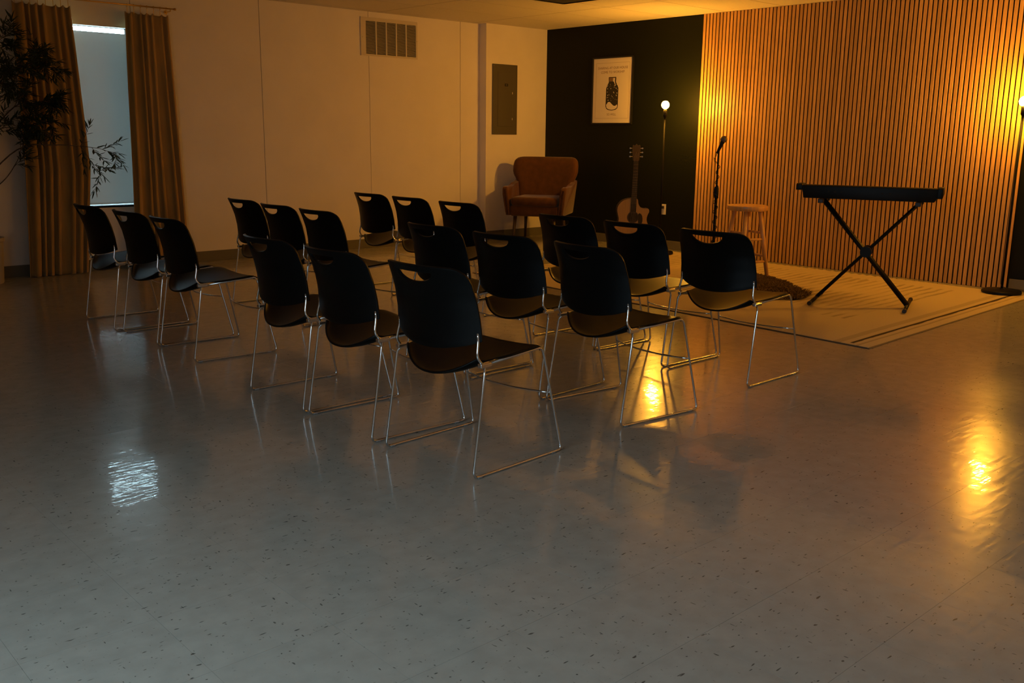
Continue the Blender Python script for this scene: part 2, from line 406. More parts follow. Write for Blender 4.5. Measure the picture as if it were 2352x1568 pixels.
# ------------------------------------------------------------------ vent grille
vt = thing('wall_vent', 'white return air grille with five louvred columns, high on the pale wall', 'vent', (0,0,0))
VX0, VX1, VZ0, VZ1 = 6.262, 7.052, 2.178, 2.596
GX0, GX1, GZ0, GZ1 = 6.330, 7.030, 2.195, 2.556
bm = bmesh.new()
box(bm, VX0, GX0, YB-.012, YB, VZ0, VZ1); box(bm, GX1, VX1, YB-.012, YB, VZ0, VZ1); box(bm, GX0, GX1, YB-.012, YB, VZ0, GZ0); box(bm, GX0, GX1, YB-.012, YB, GZ1, VZ1)
tobj('frame', bm, m_vent, vt); tobj('duct_opening', bbox(GX0, GX1, YB-.002, YB-.0005, GZ0, GZ1), m_void, vt)
cw = (GX1-GX0)/5
for i in range(1, 5): tobj('divider', bbox(GX0+cw*i-.008, GX0+cw*i+.008, YB-.0125, YB-.001, GZ0, GZ1), m_vent, vt)
for i in range(5):
    bm = bmesh.new(); n = 28
    for k in range(n):
        z = GZ0 + (k+.5)*(GZ1-GZ0)/n
        x0, x1 = GX0+cw*i+(.008 if i else 0), GX0+cw*(i+1)-(.008 if i < 4 else 0)
        vs = box(bm, x0, x1, YB-.0105, YB-.003, z-.0012, z+.0012)
        for v in vs:
            if v.co.y < YB-.008: v.co.z -= .0045
    tobj('louvre', bm, m_vent, vt, kind='stuff')
for x, z in ((VX0+.02, VZ0+.2), (VX1-.011, VZ0+.2)): tobj('screw', lathe(bmesh.new(), [(.0, .0022), (.004, .0015), (.005, 0)], 10, (x, YB-.012, z), (0,-1,0)), m_steel, vt)

# ------------------------------------------------------------------ electrical panel
ep = thing('electrical_panel', 'tall grey metal breaker panel cover on the boxed-out corner wall', 'panel')
PX0, PX1, PZ0, PZ1 = 8.120, 8.541, 1.322, 2.185; py = CHY
tobj('cover', bbox(PX0, PX1, py-.014, py, PZ0, PZ1, .003, 1), m_panel, ep)
dr = tobj('door', bbox(PX0+.085, PX1-.075, py-.019, py-.0135, PZ0+.10, PZ1-.09, .002, 1), m_panel, ep)
lx = 8.345
bm = bmesh.new()
for x0, x1, z0, z1 in ((-.024,.024,.010,.016), (-.024,.024,-.016,-.010), (-.024,-.018,-.016,.016), (.018,.024,-.016,.016)): box(bm, lx+x0, lx+x1, py-.025, py-.019, 1.935+z0, 1.935+z1)
tobj('latch', bm, m_void, dr)
for z, h in ((1.838, .013), (1.517, .013)): tobj('sticker', bbox(8.447, 8.455, py-.0198, py-.0188, z-h, z+h), m_paper, dr)
tobj('label_strip', bbox(8.450, 8.4525, py-.0197, py-.0188, 1.56, 1.70), m_ink, dr)
for x in (PX0+.022, PX1-.022):
    for z in (PZ0+.025, (PZ0+PZ1)/2-.02, PZ1-.025):
        bm = bmesh.new(); lathe(bm, [(0, .003), (.004, .0022), (.0055, 0)], 10, (x, py-.0138, z), (0,-1,0)); tobj('screw', bm, m_steel, ep)

# ------------------------------------------------------------------ dark green wall (x = XR) with slats
wall_right = struct(tobj('wall_right', bbox(XR, XR+.2, YMIN-.2, YB+.2, 0, H+.02), m_green))
struct(tobj('baseboard_right', bbox(XR-.006, XR, 6.85, CHY-.007, 0, .105, .002, 1), m_base))
struct(tobj('baseboard_right_end', bbox(XR-.006, XR, YMIN, 3.255, 0, .105, .002, 1), m_base))
SP = .04455; NS = 79; SY0 = 3.272
sl = thing('slat_wall_panel', 'floor-to-ceiling feature panel of upright oak slats on black felt', 'wall panel', (0,0,0))
tobj('felt_backing', bbox(XR-.010, XR, SY0-.004, SY0+NS*SP-.009, .002, H-.002), m_felt, sl)
me = bpy.data.meshes.new('slat'); bm = bbox(-.011, .0, 0, .0312, .002, H-.002, .0012, 1); bm.to_mesh(me); bm.free(); me.materials.append(m_slat)
for k in range(NS):
    o = link('slat', me, None, sl); o.location = (XR-.010-R.uniform(0,.0006), SY0+k*SP, 0)

# poster
po = thing('framed_poster', 'black framed cream poster of a dark speckled jar on the green wall', 'poster', (XR, 8.113, 1.865))
hw, hh = .316, .386
bm = bmesh.new()
for y0, y1, z0, z1 in ((-hw-.016, hw+.016, hh, hh+.016), (-hw-.016, hw+.016, -hh-.016, -hh), (-hw-.016, -hw, -hh, hh), (hw, hw+.016, -hh, hh)): box(bm, -.024, 0, y0, y1, z0, z1)
tobj('frame', bm, m_frame, po)
pp = tobj('paper', bbox(-.012, -.002, -hw, hw, -hh, hh), m_paper, po)
def txt(s, z, size, parent, m=m_ink, x=-.0125, y=0):
    c = bpy.data.curves.new('lettering', 'FONT'); c.body = s; c.size = size; c.align_x = 'CENTER'; c.align_y = 'CENTER'; c.extrude = .0002; c.space_character = 1.05
    o = bpy.data.objects.new('lettering', c); C.objects.link(o)
    o.matrix_world = Matrix(((0,0,-1,0),(-1,0,0,0),(0,1,0,0),(0,0,0,1)))
    bpy.context.view_layer.update(); me_ = bpy.data.meshes.new_from_object(o.evaluated_get(bpy.context.evaluated_depsgraph_get()))
    mw = o.matrix_world.copy(); bpy.data.objects.remove(o)
    me_.transform(mw); me_.transform(Matrix.Translation((x, y, z))); me_.materials.clear()
    return link('lettering', me_, m, parent)
txt('SHARING AT OUR HOUSE', .270, .040, pp); txt('COME TO WORSHIP', .220, .040, pp); txt('SO WELL', -.285, .036, pp)
bm = bmesh.new()
for y0, y1, z0, z1 in ((-.272,.272,.330,.332), (-.272,.272,-.332,-.330), (-.272,-.270,-.33,.33), (.270,.272,-.33,.33)): box(bm, -.0124, -.0119, y0, y1, z0, z1)
tobj('border_line', bm, m_ink, pp)
def poly(name, pts, x, m, parent, t=.0006):
    bm = bmesh.new(); prism(bm, pts, lambda a, b: (x, -a, b), lambda a, b: (x+t, -a, b)); return tobj(name, bm, m, parent)
jar = [(-.058,.163),(-.062,.150),(-.058,.105),(-.062,.095),(-.085,.060),(-.100,.025),(-.101,-.185),(-.092,-.212),(-.06,-.230),(0,-.236),(.06,-.230),(.092,-.212),(.101,-.185),(.101,.030),(.086,.062),(.062,.095),(.058,.105),(.062,.150),(.058,.163)]
j0 = poly('jar_print', jar, -.0128, m_inkd, pp)
poly('jar_neck', [(-.050,.156),(-.050,.110),(.034,.110),(.050,.156)], -.0133, m_ink, pp)
poly('jar_highlight', [(.012,.150),(.045,.150),(.040,.112),(.058,.060),(.050,.058),(.030,.100),(.012,.112)], -.0137, m_paper, pp)
poly('jar_sand', [(-.092,-.170),(-.060,-.135),(-.030,-.135),(0,-.160),(.030,-.180),(.060,-.182),(.085,-.165),(.092,-.185),(.083,-.206),(.05,-.222),(0,-.228),(-.05,-.222),(-.083,-.206)], -.0133, m_paper, pp)
bm = bmesh.new(); RR = random.Random(5)
for k in range(34):
    a, b, r = RR.uniform(-.085,.085), RR.uniform(-.12,.075), RR.uniform(.0025,.007)
    lathe(bm, [(r, 0), (0, .0003)], 7, (-.0131, a, b), (-1,0,0))
tobj('jar_speckles', bm, m_paper, pp, kind='stuff')

# outlet on the green wall
ol = thing('power_outlet', 'white wall outlet on the green wall beside the thin floor lamp', 'outlet', (XR, 7.238, .471))
tobj('cover_plate', bbox(-.006, 0, -.037, .037, -.062, .062, .003, 2), m_out, ol)
for z in (-.025, .025):
    bm = bmesh.new(); lathe(bm, [(.017, 0), (.017, .0015), (.015, .002), (0, .002)], 16, (-.006, 0, z), (-1,0,0)); tobj('socket', bm, m_out, ol)
tobj('screw', lathe(bmesh.new(), [(.003, 0), (0, .001)], 8, (-.006, 0, 0), (-1,0,0)), m_steel, ol)

# ------------------------------------------------------------------ walls and windows at the camera end (out of view)
bm = bmesh.new(); box(bm, XMIN-.2, XR+.2, YMIN-.2, YMIN, 0, H+.02); wf = struct(tobj('wall_front', bm, m_wall))
bm = bmesh.new(); box(bm, XMIN-.2, XMIN, YMIN-.2, YB+.2, 0, H+.02); wl = struct(tobj('wall_left', bm, m_wall))
def rear_window(n, axis, c, half, z0=.8, z1=2.3):
    w = struct(bpy.data.objects.new('window_%d' % n, None)); C.objects.link(w)
    bm = bmesh.new(); b2 = bmesh.new(); d = .05
    for a0, a1, c0, c1 in ((-half-.05, half+.05, z1, z1+.05), (-half-.05, half+.05, z0-.05, z0), (-half-.05, -half, z0, z1), (half, half+.05, z0, z1), (-.02, .02, z0, z1)):
        if axis == 'y': box(bm, c+a0, c+a1, YMIN, YMIN+d, c0, c1)
        else: box(bm, XMIN, XMIN+d, c+a0, c+a1, c0, c1)
    if axis == 'y': box(b2, c-half, c+half, YMIN+.001, YMIN+.006, z0, z1)
    else: box(b2, XMIN+.001, XMIN+.006, c-half, c+half, z0, z1)
    tobj('window_frame', bm, m_paint, w); tobj('blind_cloth', b2, m_blind, w)
rear_window(2, 'y', .2, 1.32, .48, 2.22); rear_window(3, 'x', 1.5, 1.15, .48, 2.22)

# ------------------------------------------------------------------ curtains and rod
def curtain(x0t, x1t, x0m, x1m, x0b, x1b, folds, seed, label):
    rr = random.Random(seed); bm = bmesh.new(); nu, nv = folds*14, 60
    ph = [rr.uniform(-.5,.5) for _ in range(folds+2)]; am = [rr.uniform(.6,1.25) for _ in range(folds+2)]
    rows = []
    for j in range(nv+1):
        t = j/nv; z = 2.395*(1-t)+.004*t
        if t < .6: s = t/.6; a, b = x0t+(x0m-x0t)*s, x1t+(x1m-x1t)*s
        else: s = (t-.6)/.4; a, b = x0m+(x0b-x0m)*s, x1m+(x1b-x1m)*s
        row = []
        for i in range(nu+1):
            u = i/nu; f = min(folds, max(0, folds*(u+.040*math.sin(2*PI*u*1.6+seed)*min(1,6*u*(1-u))+.016*math.sin(2*PI*u*4.1+2*seed)*min(1,6*u*(1-u))))); k = min(int(f), folds)
            amp = (.017+.009*t)*(am[k]*(1-(f-k))+am[k+1]*(f-k)); p = ph[k]*(1-(f-k))+ph[k+1]*(f-k)
            w_ = math.sin(2*PI*f + p*t*1.6 + .5*math.sin(3*t+seed))
            w_ = math.copysign(abs(w_)**.75, w_)
            y = 9.300 + amp*w_ + .006*math.sin(9*u+5*t)
            x = a+(b-a)*u + .010*math.sin(4*PI*f+1)*t*.6
            zz = z + (.010*math.cos(2*PI*f) if j == 0 else 0) 
            row.append(bm.verts.new((x, y, zz)))
        rows.append(row)
    for r1, r2 in zip(rows, rows[1:]):
        for i in range(nu): bm.faces.new((r1[i], r1[i+1], r2[i+1], r2[i]))
    o = thing('curtain', label, 'curtain', group='ochre curtains at the narrow window')
    c = tobj('cloth', bm, m_curt, o, smooth=True)
    bake(c, s=dict(type='SOLIDIFY', thickness=.004, offset=0))
    # hem band and lining edge
    return o
cl = curtain(2.625, 3.108, 2.60, 3.162, 2.552, 3.075, 7, 3, 'long ochre velvet curtain behind the olive tree')
cr = curtain(3.598, 4.008, 3.555, 4.045, 3.515, 4.075, 6, 8, 'long ochre velvet curtain standing clear of the olive tree')
rod = thing('curtain_rod', 'thin brass curtain rod above the narrow window', 'curtain rod')
tobj('pole', tube(bmesh.new(), [(2.36, 9.30, 2.462), (4.075, 9.30, 2.462)], .0065, 10), m_brass, rod, smooth=True)
for x in (2.36, 4.075): tobj('finial', lathe(bmesh.new(), [(0,-.012),(.011,-.009),(.011,.009),(0,.012)], 12, (x, 9.30, 2.462), (1,0,0)), m_brass, rod)
for x in (2.42, 4.03):
    bm = bmesh.new(); tube(bm, fillet([(x, YB-.001, 2.44), (x, 9.30, 2.44), (x, 9.30, 2.458)], .01), .005, 8); lathe(bm, [(.018,0),(.018,.004),(0,.004)], 14, (x, YB, 2.44), (0,-1,0)); tobj('bracket', bm, m_brass, rod)
for par, a, b, n in ((cl, 2.645, 3.09, 8), (cr, 3.615, 3.99, 7)):
    for k in range(n):
        x = a+(b-a)*k/(n-1); bm = bmesh.new()
        pts = [(x+.001*k%.003, 9.30+.013*math.cos(q*2*PI/14), 2.459+.013*math.sin(q*2*PI/14)) for q in range(15)]
        tube(bm, pts, .0018, 6, False); box(bm, x-.002, x+.002, 9.298, 9.302, 2.388, 2.447); tobj('ring_clip', bm, m_brass, par)

# ------------------------------------------------------------------ stacking chair
def chair_proto():
    t = thing('stacking_chair', '', 'chair')
    # backrest
    bm = bmesh.new(); Wb, ZT, R0 = 1.0, .833, .062
    hole_a, hole_top, hole_d = .090, .808, .044
    def w_at(z): return .236 + (.250-.236)*min(1, max(0, (.80-z)/.25))
    def ztop(y):
        a = abs(y)*.215; r = R0
        if a > .215-r: q = (a-(.215-r))/r; return ZT-.004*(a/.215)**2-r*(1-max(0, 1-q**2.3)**(1/2.3))
        return ZT-.004*(a/.215)**2
    def zbot(y): return .497+.046*abs(y)**2.2
    def prof(z):
        pts = [(.49,-.002),(.55,-.002),(.62,-.010),(.70,-.030),(.77,-.058),(.84,-.092)]
        for (za, xa), (zb, xb) in zip(pts, pts[1:]):
            if z <= zb: s = (z-za)/(zb-za); s = max(0,s); return xa+(xb-xa)*s
        return pts[-1][1]
    def bulge(z): return .071 + .012*max(0, (z-.6)/.23)
    cols = sorted(set([round(-1+2*i/34, 4) for i in range(35)] + [-hole_a/.21, hole_a/.21] + [-.985,.985,-.96,.96]))
    ha = hole_a/.21; NA, NCc = 14, 4; V = {}
    def P(y, z):
        w_ = w_at(z); return (prof(z)+bulge(z)*abs(y)**2.0, y*w_, z)
    for ci, y in enumerate(cols):
        zt, zb = ztop(y), zbot(y); ht = min(hole_top, zt-.012 if zt < hole_top+.012 else hole_top)
        hb = ht
        if abs(y) < ha-1e-6: hb = ht - hole_d*math.sqrt(max(0, 1-(abs(y)/ha)**2))
        for r in range(NA+1): V[ci, 'a', r] = bm.verts.new(P(y, zb+(hb-zb)*r/NA))
        for r in range(NCc+1):
            z = ht+(zt-ht)*r/NCc
            V[ci, 'c', r] = V[ci, 'a', NA] if (r == 0 and hb == ht) else bm.verts.new(P(y, z))
    for ci in range(len(cols)-1):
        for s, n in (('a', NA), ('c', NCc)):
            for r in range(n):
                q = [V[ci,s,r], V[ci+1,s,r], V[ci+1,s,r+1], V[ci,s,r+1]]
                q2 = []
                for v in q:
                    if v not in q2: q2.append(v)
                if len(q2) > 2:
                    try: bm.faces.new(q2)
                    except ValueError: pass
    b = tobj('backrest', bm, m_plast, t)
    bake(b, s=dict(type='SOLIDIFY', thickness=.011, offset=0, thickness_clamp=0), v=dict(type='BEVEL', width=.0028, segments=2, limit_method='ANGLE', angle_limit=math.radians(50)))
    sharp(b, 50)
    # seat shell
    bm = bmesh.new(); nu, nv = 26, 22; G = []
    for i in range(nu+1):
        u = i/nu; row = []
        for j in range(nv+1):
            v = -1+2*j/nv; av = abs(v)
            xr = .000+.078*av**2.2; xf = .452-.012*av**2-(.030*max(0,(av-.86)/.14)**2)
            x = xr+(xf-xr)*u
            hwid = .226+.022*min(1,u*2.2) - .022*max(0,(.12-u)/.12)**2
            y = v*hwid
            side = .452+.034*(x/.45)
            dish = (.052*(1-u)**1.3+.013)*(1-av**2.2)
            z = side-dish
            if u > .86: z -= .030*((u-.86)/.14)**2*(1-.25*av)
            if u < .10: z += .010*((.10-u)/.10)**2
            row.append(bm.verts.new((x, y, z)))
        G.append(row)
    for a, c in zip(G, G[1:]):
        for j in range(nv): bm.faces.new((a[j], a[j+1], c[j+1], c[j]))
    s = tobj('seat', bm, m_plast, t)
    bake(s, s=dict(type='SOLIDIFY', thickness=.010, offset=-1), v=dict(type='BEVEL', width=.003, segments=2, limit_method='ANGLE', angle_limit=math.radians(50)))
    sharp(s, 50)
    for sd in (-1, 1):
        # sled leg: hip - rear foot - runner - front foot - front corner - along the seat side back to the hip
        pts = [(.112, sd*.236, .440), (.078, sd*.250, .442), (.066, sd*.266, .425), (0, sd*.272, .0062), (.5235, sd*.272, .0062), (.420, sd*.246, .468), (.36, sd*.240, .462), (.10, sd*.240, .446)]
        tobj('sled_leg', tube(bmesh.new(), fillet(pts, [0,.014,.022,.030,.026,.028,.02,0], 5), .0057, 8), m_chrome, t, smooth=True)
        pts = [(.054, sd*.2365, .600), (.058, sd*.2375, .545), (.045, sd*.244, .484), (.066, sd*.250, .452), (.16, sd*.238, .455)]
        # the post sits against the inner face of the back shell
        pts[0] = (.057, sd*.236, .575)
        tobj('back_post', tube(bmesh.new(), fillet(pts, [0,.02,.026,.022,0], 5), .0057, 8), m_chrome, t, smooth=True)
        bm = bbox(.052, .112, sd*.250-.012, sd*.250+.012, .438, .456, .004, 2); tobj('bracket', bm, m_steel, t)
        for gx in (.035, .470): tobj('glide', bbox(gx-.012, gx+.012, sd*.272-.0075, sd*.272+.0075, .0006, .0075, .002, 1), m_glide, t)
    pts = [(.458, y, .268-.004*(1-(y/.262)**2)) for y in (-.262,)]
    pts = []
    for k in range(13):
        y = -.2585+.517*k/12; q = 1-(y/.2585)**2; pts.append((.466-.045*q, y, .266-.004*q))
    tobj('cross_brace', tube(bmesh.new(), pts, .0045, 8), m_chrome, t, smooth=True)
    return t
proto = chair_proto()
ROW = ['back row', 'middle row', 'front row']
POS = {  # block by the vent wall; block on the near side of the aisle
 'A': [(2.260,6.697,-.010),(2.290,6.067,.008),(2.296,5.506,-.043)],
 'B': [(3.370,6.670,-.010),(3.315,6.055,-.008),(3.300,5.495,-.008)],
 'C': [(4.569,6.766,.007),(4.555,6.195,.002),(4.530,5.550,.01)],
 'D': [(2.239,4.195,-.012),(2.240,3.612,-.018),(2.261,2.972,.063)],
 'E': [(3.285,4.250,.0),(3.266,3.638,.041),(3.263,3.052,-.092)],
 'F': [(4.343,4.257,.006),(4.325,3.682,-.034),(4.304,3.084,.006)]}
LAB = {
 'A': ['seat nearest the curtained window in the last row', 'middle seat of the last row before the curtains', 'aisle seat of the last row before the curtains'],
 'B': ['wall end of the second row under the blank pale wall', 'middle of the second row under the blank pale wall', 'aisle end of the second row under the blank pale wall'],
 'C': ['wall end of the row below the wall vent', 'middle of the row below the wall vent', 'aisle end of the row below the wall vent, before the armchair'],
 'D': ['aisle end of the row closest to the camera', 'middle of the row closest to the camera', 'nearest and largest of all the chairs'],
 'E': ['aisle end, second row back from the rug', 'middle, second row back from the rug', 'outer end of the second row back from the rug'],
 'F': ['aisle end of the row at the rug, before the armchair legs', 'middle of the row at the rug, before the guitar', 'outer end of the row at the rug, before the stool']}
first = True
for r in 'ABCDEF':
    for i, (x, y, a) in enumerate(POS[r]):
        lab = 'black plastic stacking chair, ' + LAB[r][i]
        lab = ' '.join(lab.split()[:16])
        if first: o = proto; o.location = (x, y, 0); o.rotation_euler = (0,0,a); o['label'] = lab; first = False
        else: o = dup(proto, (x, y, 0), a, lab)
        o['group'] = 'black stacking chairs in the block by the window wall' if r in 'ABC' else 'black stacking chairs in the block across the aisle'

# ------------------------------------------------------------------ rug
def rug():
    bm = bmesh.new(); uvl = bm.loops.layers.uv.new('UVMap')
    c00, c10, c11, c01 = Vector((5.742,2.860,0)), Vector((8.90,2.955,0)), Vector((8.90,7.10,0)), Vector((5.93,7.05,0))
    nu, nv = 150, 420; top = []
    for i in range(nu+1):
        row = []
        for j in range(nv+1):
            u, v = i/nu, j/nv
            p = (c00*(1-u)+c10*u)*(1-v)+(c01*(1-u)+c11*u)*v
            d = min(u*3.16, (1-u)*3.16, v*4.15, (1-v)*4.15)
            mask = max(0, min(1, (u-.25)*4))*max(0, min(1, (v-.12)*6))*max(0, min(1, (.80-v)*5))
            nz = noise.noise(Vector((p.x*1.1, p.y*1.1, 0)))
            h = .0095 + .0042*math.sin(2*PI*(p.y-.05*p.x+.03*nz)/.082)*mask*(.35+.65*max(0, nz+.35)) + .0012*noise.noise(Vector((p.x*3, p.y*3, 2)))
            h *= min(1, .35+d*40)
            wob = .006*noise.noise(Vector((p.x*2.5, p.y*2.5, 7)))
            row.append((bm.verts.new((p.x+(wob if i in (0,nu) else 0), p.y+(wob if j in (0,nv) else 0), h)), u*3.16, v*4.15))
        top.append(row)
    for i in range(nu):
        for j in range(nv):
            q = [top[i][j], top[i+1][j], top[i+1][j+1], top[i][j+1]]
            f = bm.faces.new([a[0] for a in q])
            for l, a in zip(f.loops, q): l[uvl].uv = (a[1], a[2])
    # skirt down to the floor
    ring = [top[i][0] for i in range(nu+1)]+[top[nu][j] for j in range(1,nv+1)]+[top[i][nv] for i in range(nu-1,-1,-1)]+[top[0][j] for j in range(nv-1,0,-1)]
    low = [(bm.verts.new((a[0].co.x, a[0].co.y, .0008)), a[1], a[2]) for a in ring]; n = len(ring)
    for k in range(n):
        q = [ring[k], ring[(k+1)%n], low[(k+1)%n], low[k]]; f = bm.faces.new([a[0] for a in q])
        for l, a in zip(f.loops, q): l[uvl].uv = (a[1], a[2])
    f = bm.faces.new([a[0] for a in low][::-1])
    o = tobj('rug', bm, m_rug, smooth=True); return tag(o, 'large cream wool rug with a ragged dark stripe along one edge under the keyboard', 'rug')
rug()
RZ = .0145

# shaggy brown throw under the stool and microphone stand
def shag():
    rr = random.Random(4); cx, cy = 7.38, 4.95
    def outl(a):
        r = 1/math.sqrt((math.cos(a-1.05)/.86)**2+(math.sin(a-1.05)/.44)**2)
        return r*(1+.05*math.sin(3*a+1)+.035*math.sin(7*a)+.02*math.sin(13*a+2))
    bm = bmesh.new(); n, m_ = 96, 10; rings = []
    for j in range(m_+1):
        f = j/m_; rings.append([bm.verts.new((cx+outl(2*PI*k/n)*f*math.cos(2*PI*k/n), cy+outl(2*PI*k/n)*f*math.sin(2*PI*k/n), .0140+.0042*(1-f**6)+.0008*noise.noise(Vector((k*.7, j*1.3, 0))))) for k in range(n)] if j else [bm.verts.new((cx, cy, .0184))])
    for j in range(m_):
        for k in range(n):
            if j == 0: bm.faces.new((rings[0][0], rings[1][k], rings[1][(k+1)%n]))
            else: bm.faces.new((rings[j][k], rings[j+1][k], rings[j+1][(k+1)%n], rings[j][(k+1)%n]))
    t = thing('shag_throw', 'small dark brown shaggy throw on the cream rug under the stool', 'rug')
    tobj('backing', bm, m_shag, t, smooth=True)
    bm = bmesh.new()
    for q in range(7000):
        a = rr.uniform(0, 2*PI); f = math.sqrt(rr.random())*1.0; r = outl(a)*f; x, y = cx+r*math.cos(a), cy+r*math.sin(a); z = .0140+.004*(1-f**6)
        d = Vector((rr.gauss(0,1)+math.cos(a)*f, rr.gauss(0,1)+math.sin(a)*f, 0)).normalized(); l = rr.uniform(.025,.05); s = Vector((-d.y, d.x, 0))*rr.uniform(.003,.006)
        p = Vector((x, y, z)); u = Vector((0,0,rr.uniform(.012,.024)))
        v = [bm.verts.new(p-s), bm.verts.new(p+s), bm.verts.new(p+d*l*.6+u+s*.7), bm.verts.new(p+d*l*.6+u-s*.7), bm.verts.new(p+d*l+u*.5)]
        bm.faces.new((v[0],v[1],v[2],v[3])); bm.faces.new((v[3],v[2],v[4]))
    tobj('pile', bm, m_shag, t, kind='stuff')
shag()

# ------------------------------------------------------------------ floor lamps
def lamp(x, y, z0, label):
    t = thing('floor_lamp', label, 'lamp', (x, y, z0), 0, 'bare-bulb floor lamps')
    tobj('base', lathe(bmesh.new(), [(0,0),(.158,0),(.162,.006),(.160,.020),(.150,.026),(.02,.030),(.016,.040),(0,.040)], 40), m_blackm, t, smooth=False)
    sharp(t.children[0], 40)
    tobj('pole', tube(bmesh.new(), [(0,0,.03),(0,0,1.52)], .0105, 12), m_blackm, t, smooth=True)
    so = tobj('socket', lathe(bmesh.new(), [(0,1.515),(.012,1.515),(.021,1.530),(.021,1.590),(.018,1.598),(0,1.598)], 20), m_blackm, t); sharp(so, 40)
    # bulb glass
    pr = [(0,1.594),(.0135,1.594),(.0135,1.608)]
    for k in range(1, 15):
        a = -PI/2+.35+(PI-.35)*k/14; pr.append((.043*math.cos(a) if k < 14 else 0, 1.650-z0+.043*math.sin(a)))
    tobj('bulb', lathe(bmesh.new(), pr, 24), m_bulb, t, smooth=True)
    tobj('bulb_collar', lathe(bmesh.new(), [(.015,1.597),(.015,1.606),(.012,1.608)], 16), m_brass, t, smooth=True)
    return t
lampF = lamp(8.578, 6.885, 0.0, 'bare-bulb black floor lamp by the green wall between guitar and slats')
lampR = lamp(8.784, 3.205, RZ, 'bare-bulb black floor lamp at the end of the slat panel, bulb at picture edge')
lampF.location.z = RZ
lampFill = lamp(8.70, .35, 0.0, 'added bare-bulb floor lamp, unseen past the slat panel, evening out the warm light')  # added out of view as warm fill for the far side of the room
# cords
def cord(parent_lamp, pts):
    o = tobj('power_cord', tube(bmesh.new(), fillet(pts, .05, 6), .0032, 6), m_cord, parent_lamp, smooth=True); return o
L = lampF.location
cord(lampF, [(.011,.012,1.50-0), (.016,.014,.6), (.015,.012,.05), (.20,.05,.035), (.40,.25,.03), (.455,.395,.10), (XR-.045-L.x, 7.245-L.y, .40), (XR-.040-L.x, 7.245-L.y, .49-RZ)])
tobj('plug', bbox(XR-.045-L.x, XR-.0085-L.x, 7.238-.014-L.y, 7.238+.014-L.y, .480-RZ, .512-RZ, .004, 2), m_cord, lampF)
L = lampR.location
cord(lampR, [(-.013,.006,1.50), (-.018,.012,.6), (-.016,.010,.05), (.05,-.20,.034), (.20,-.35,.03), (.23,-.8,.025)])

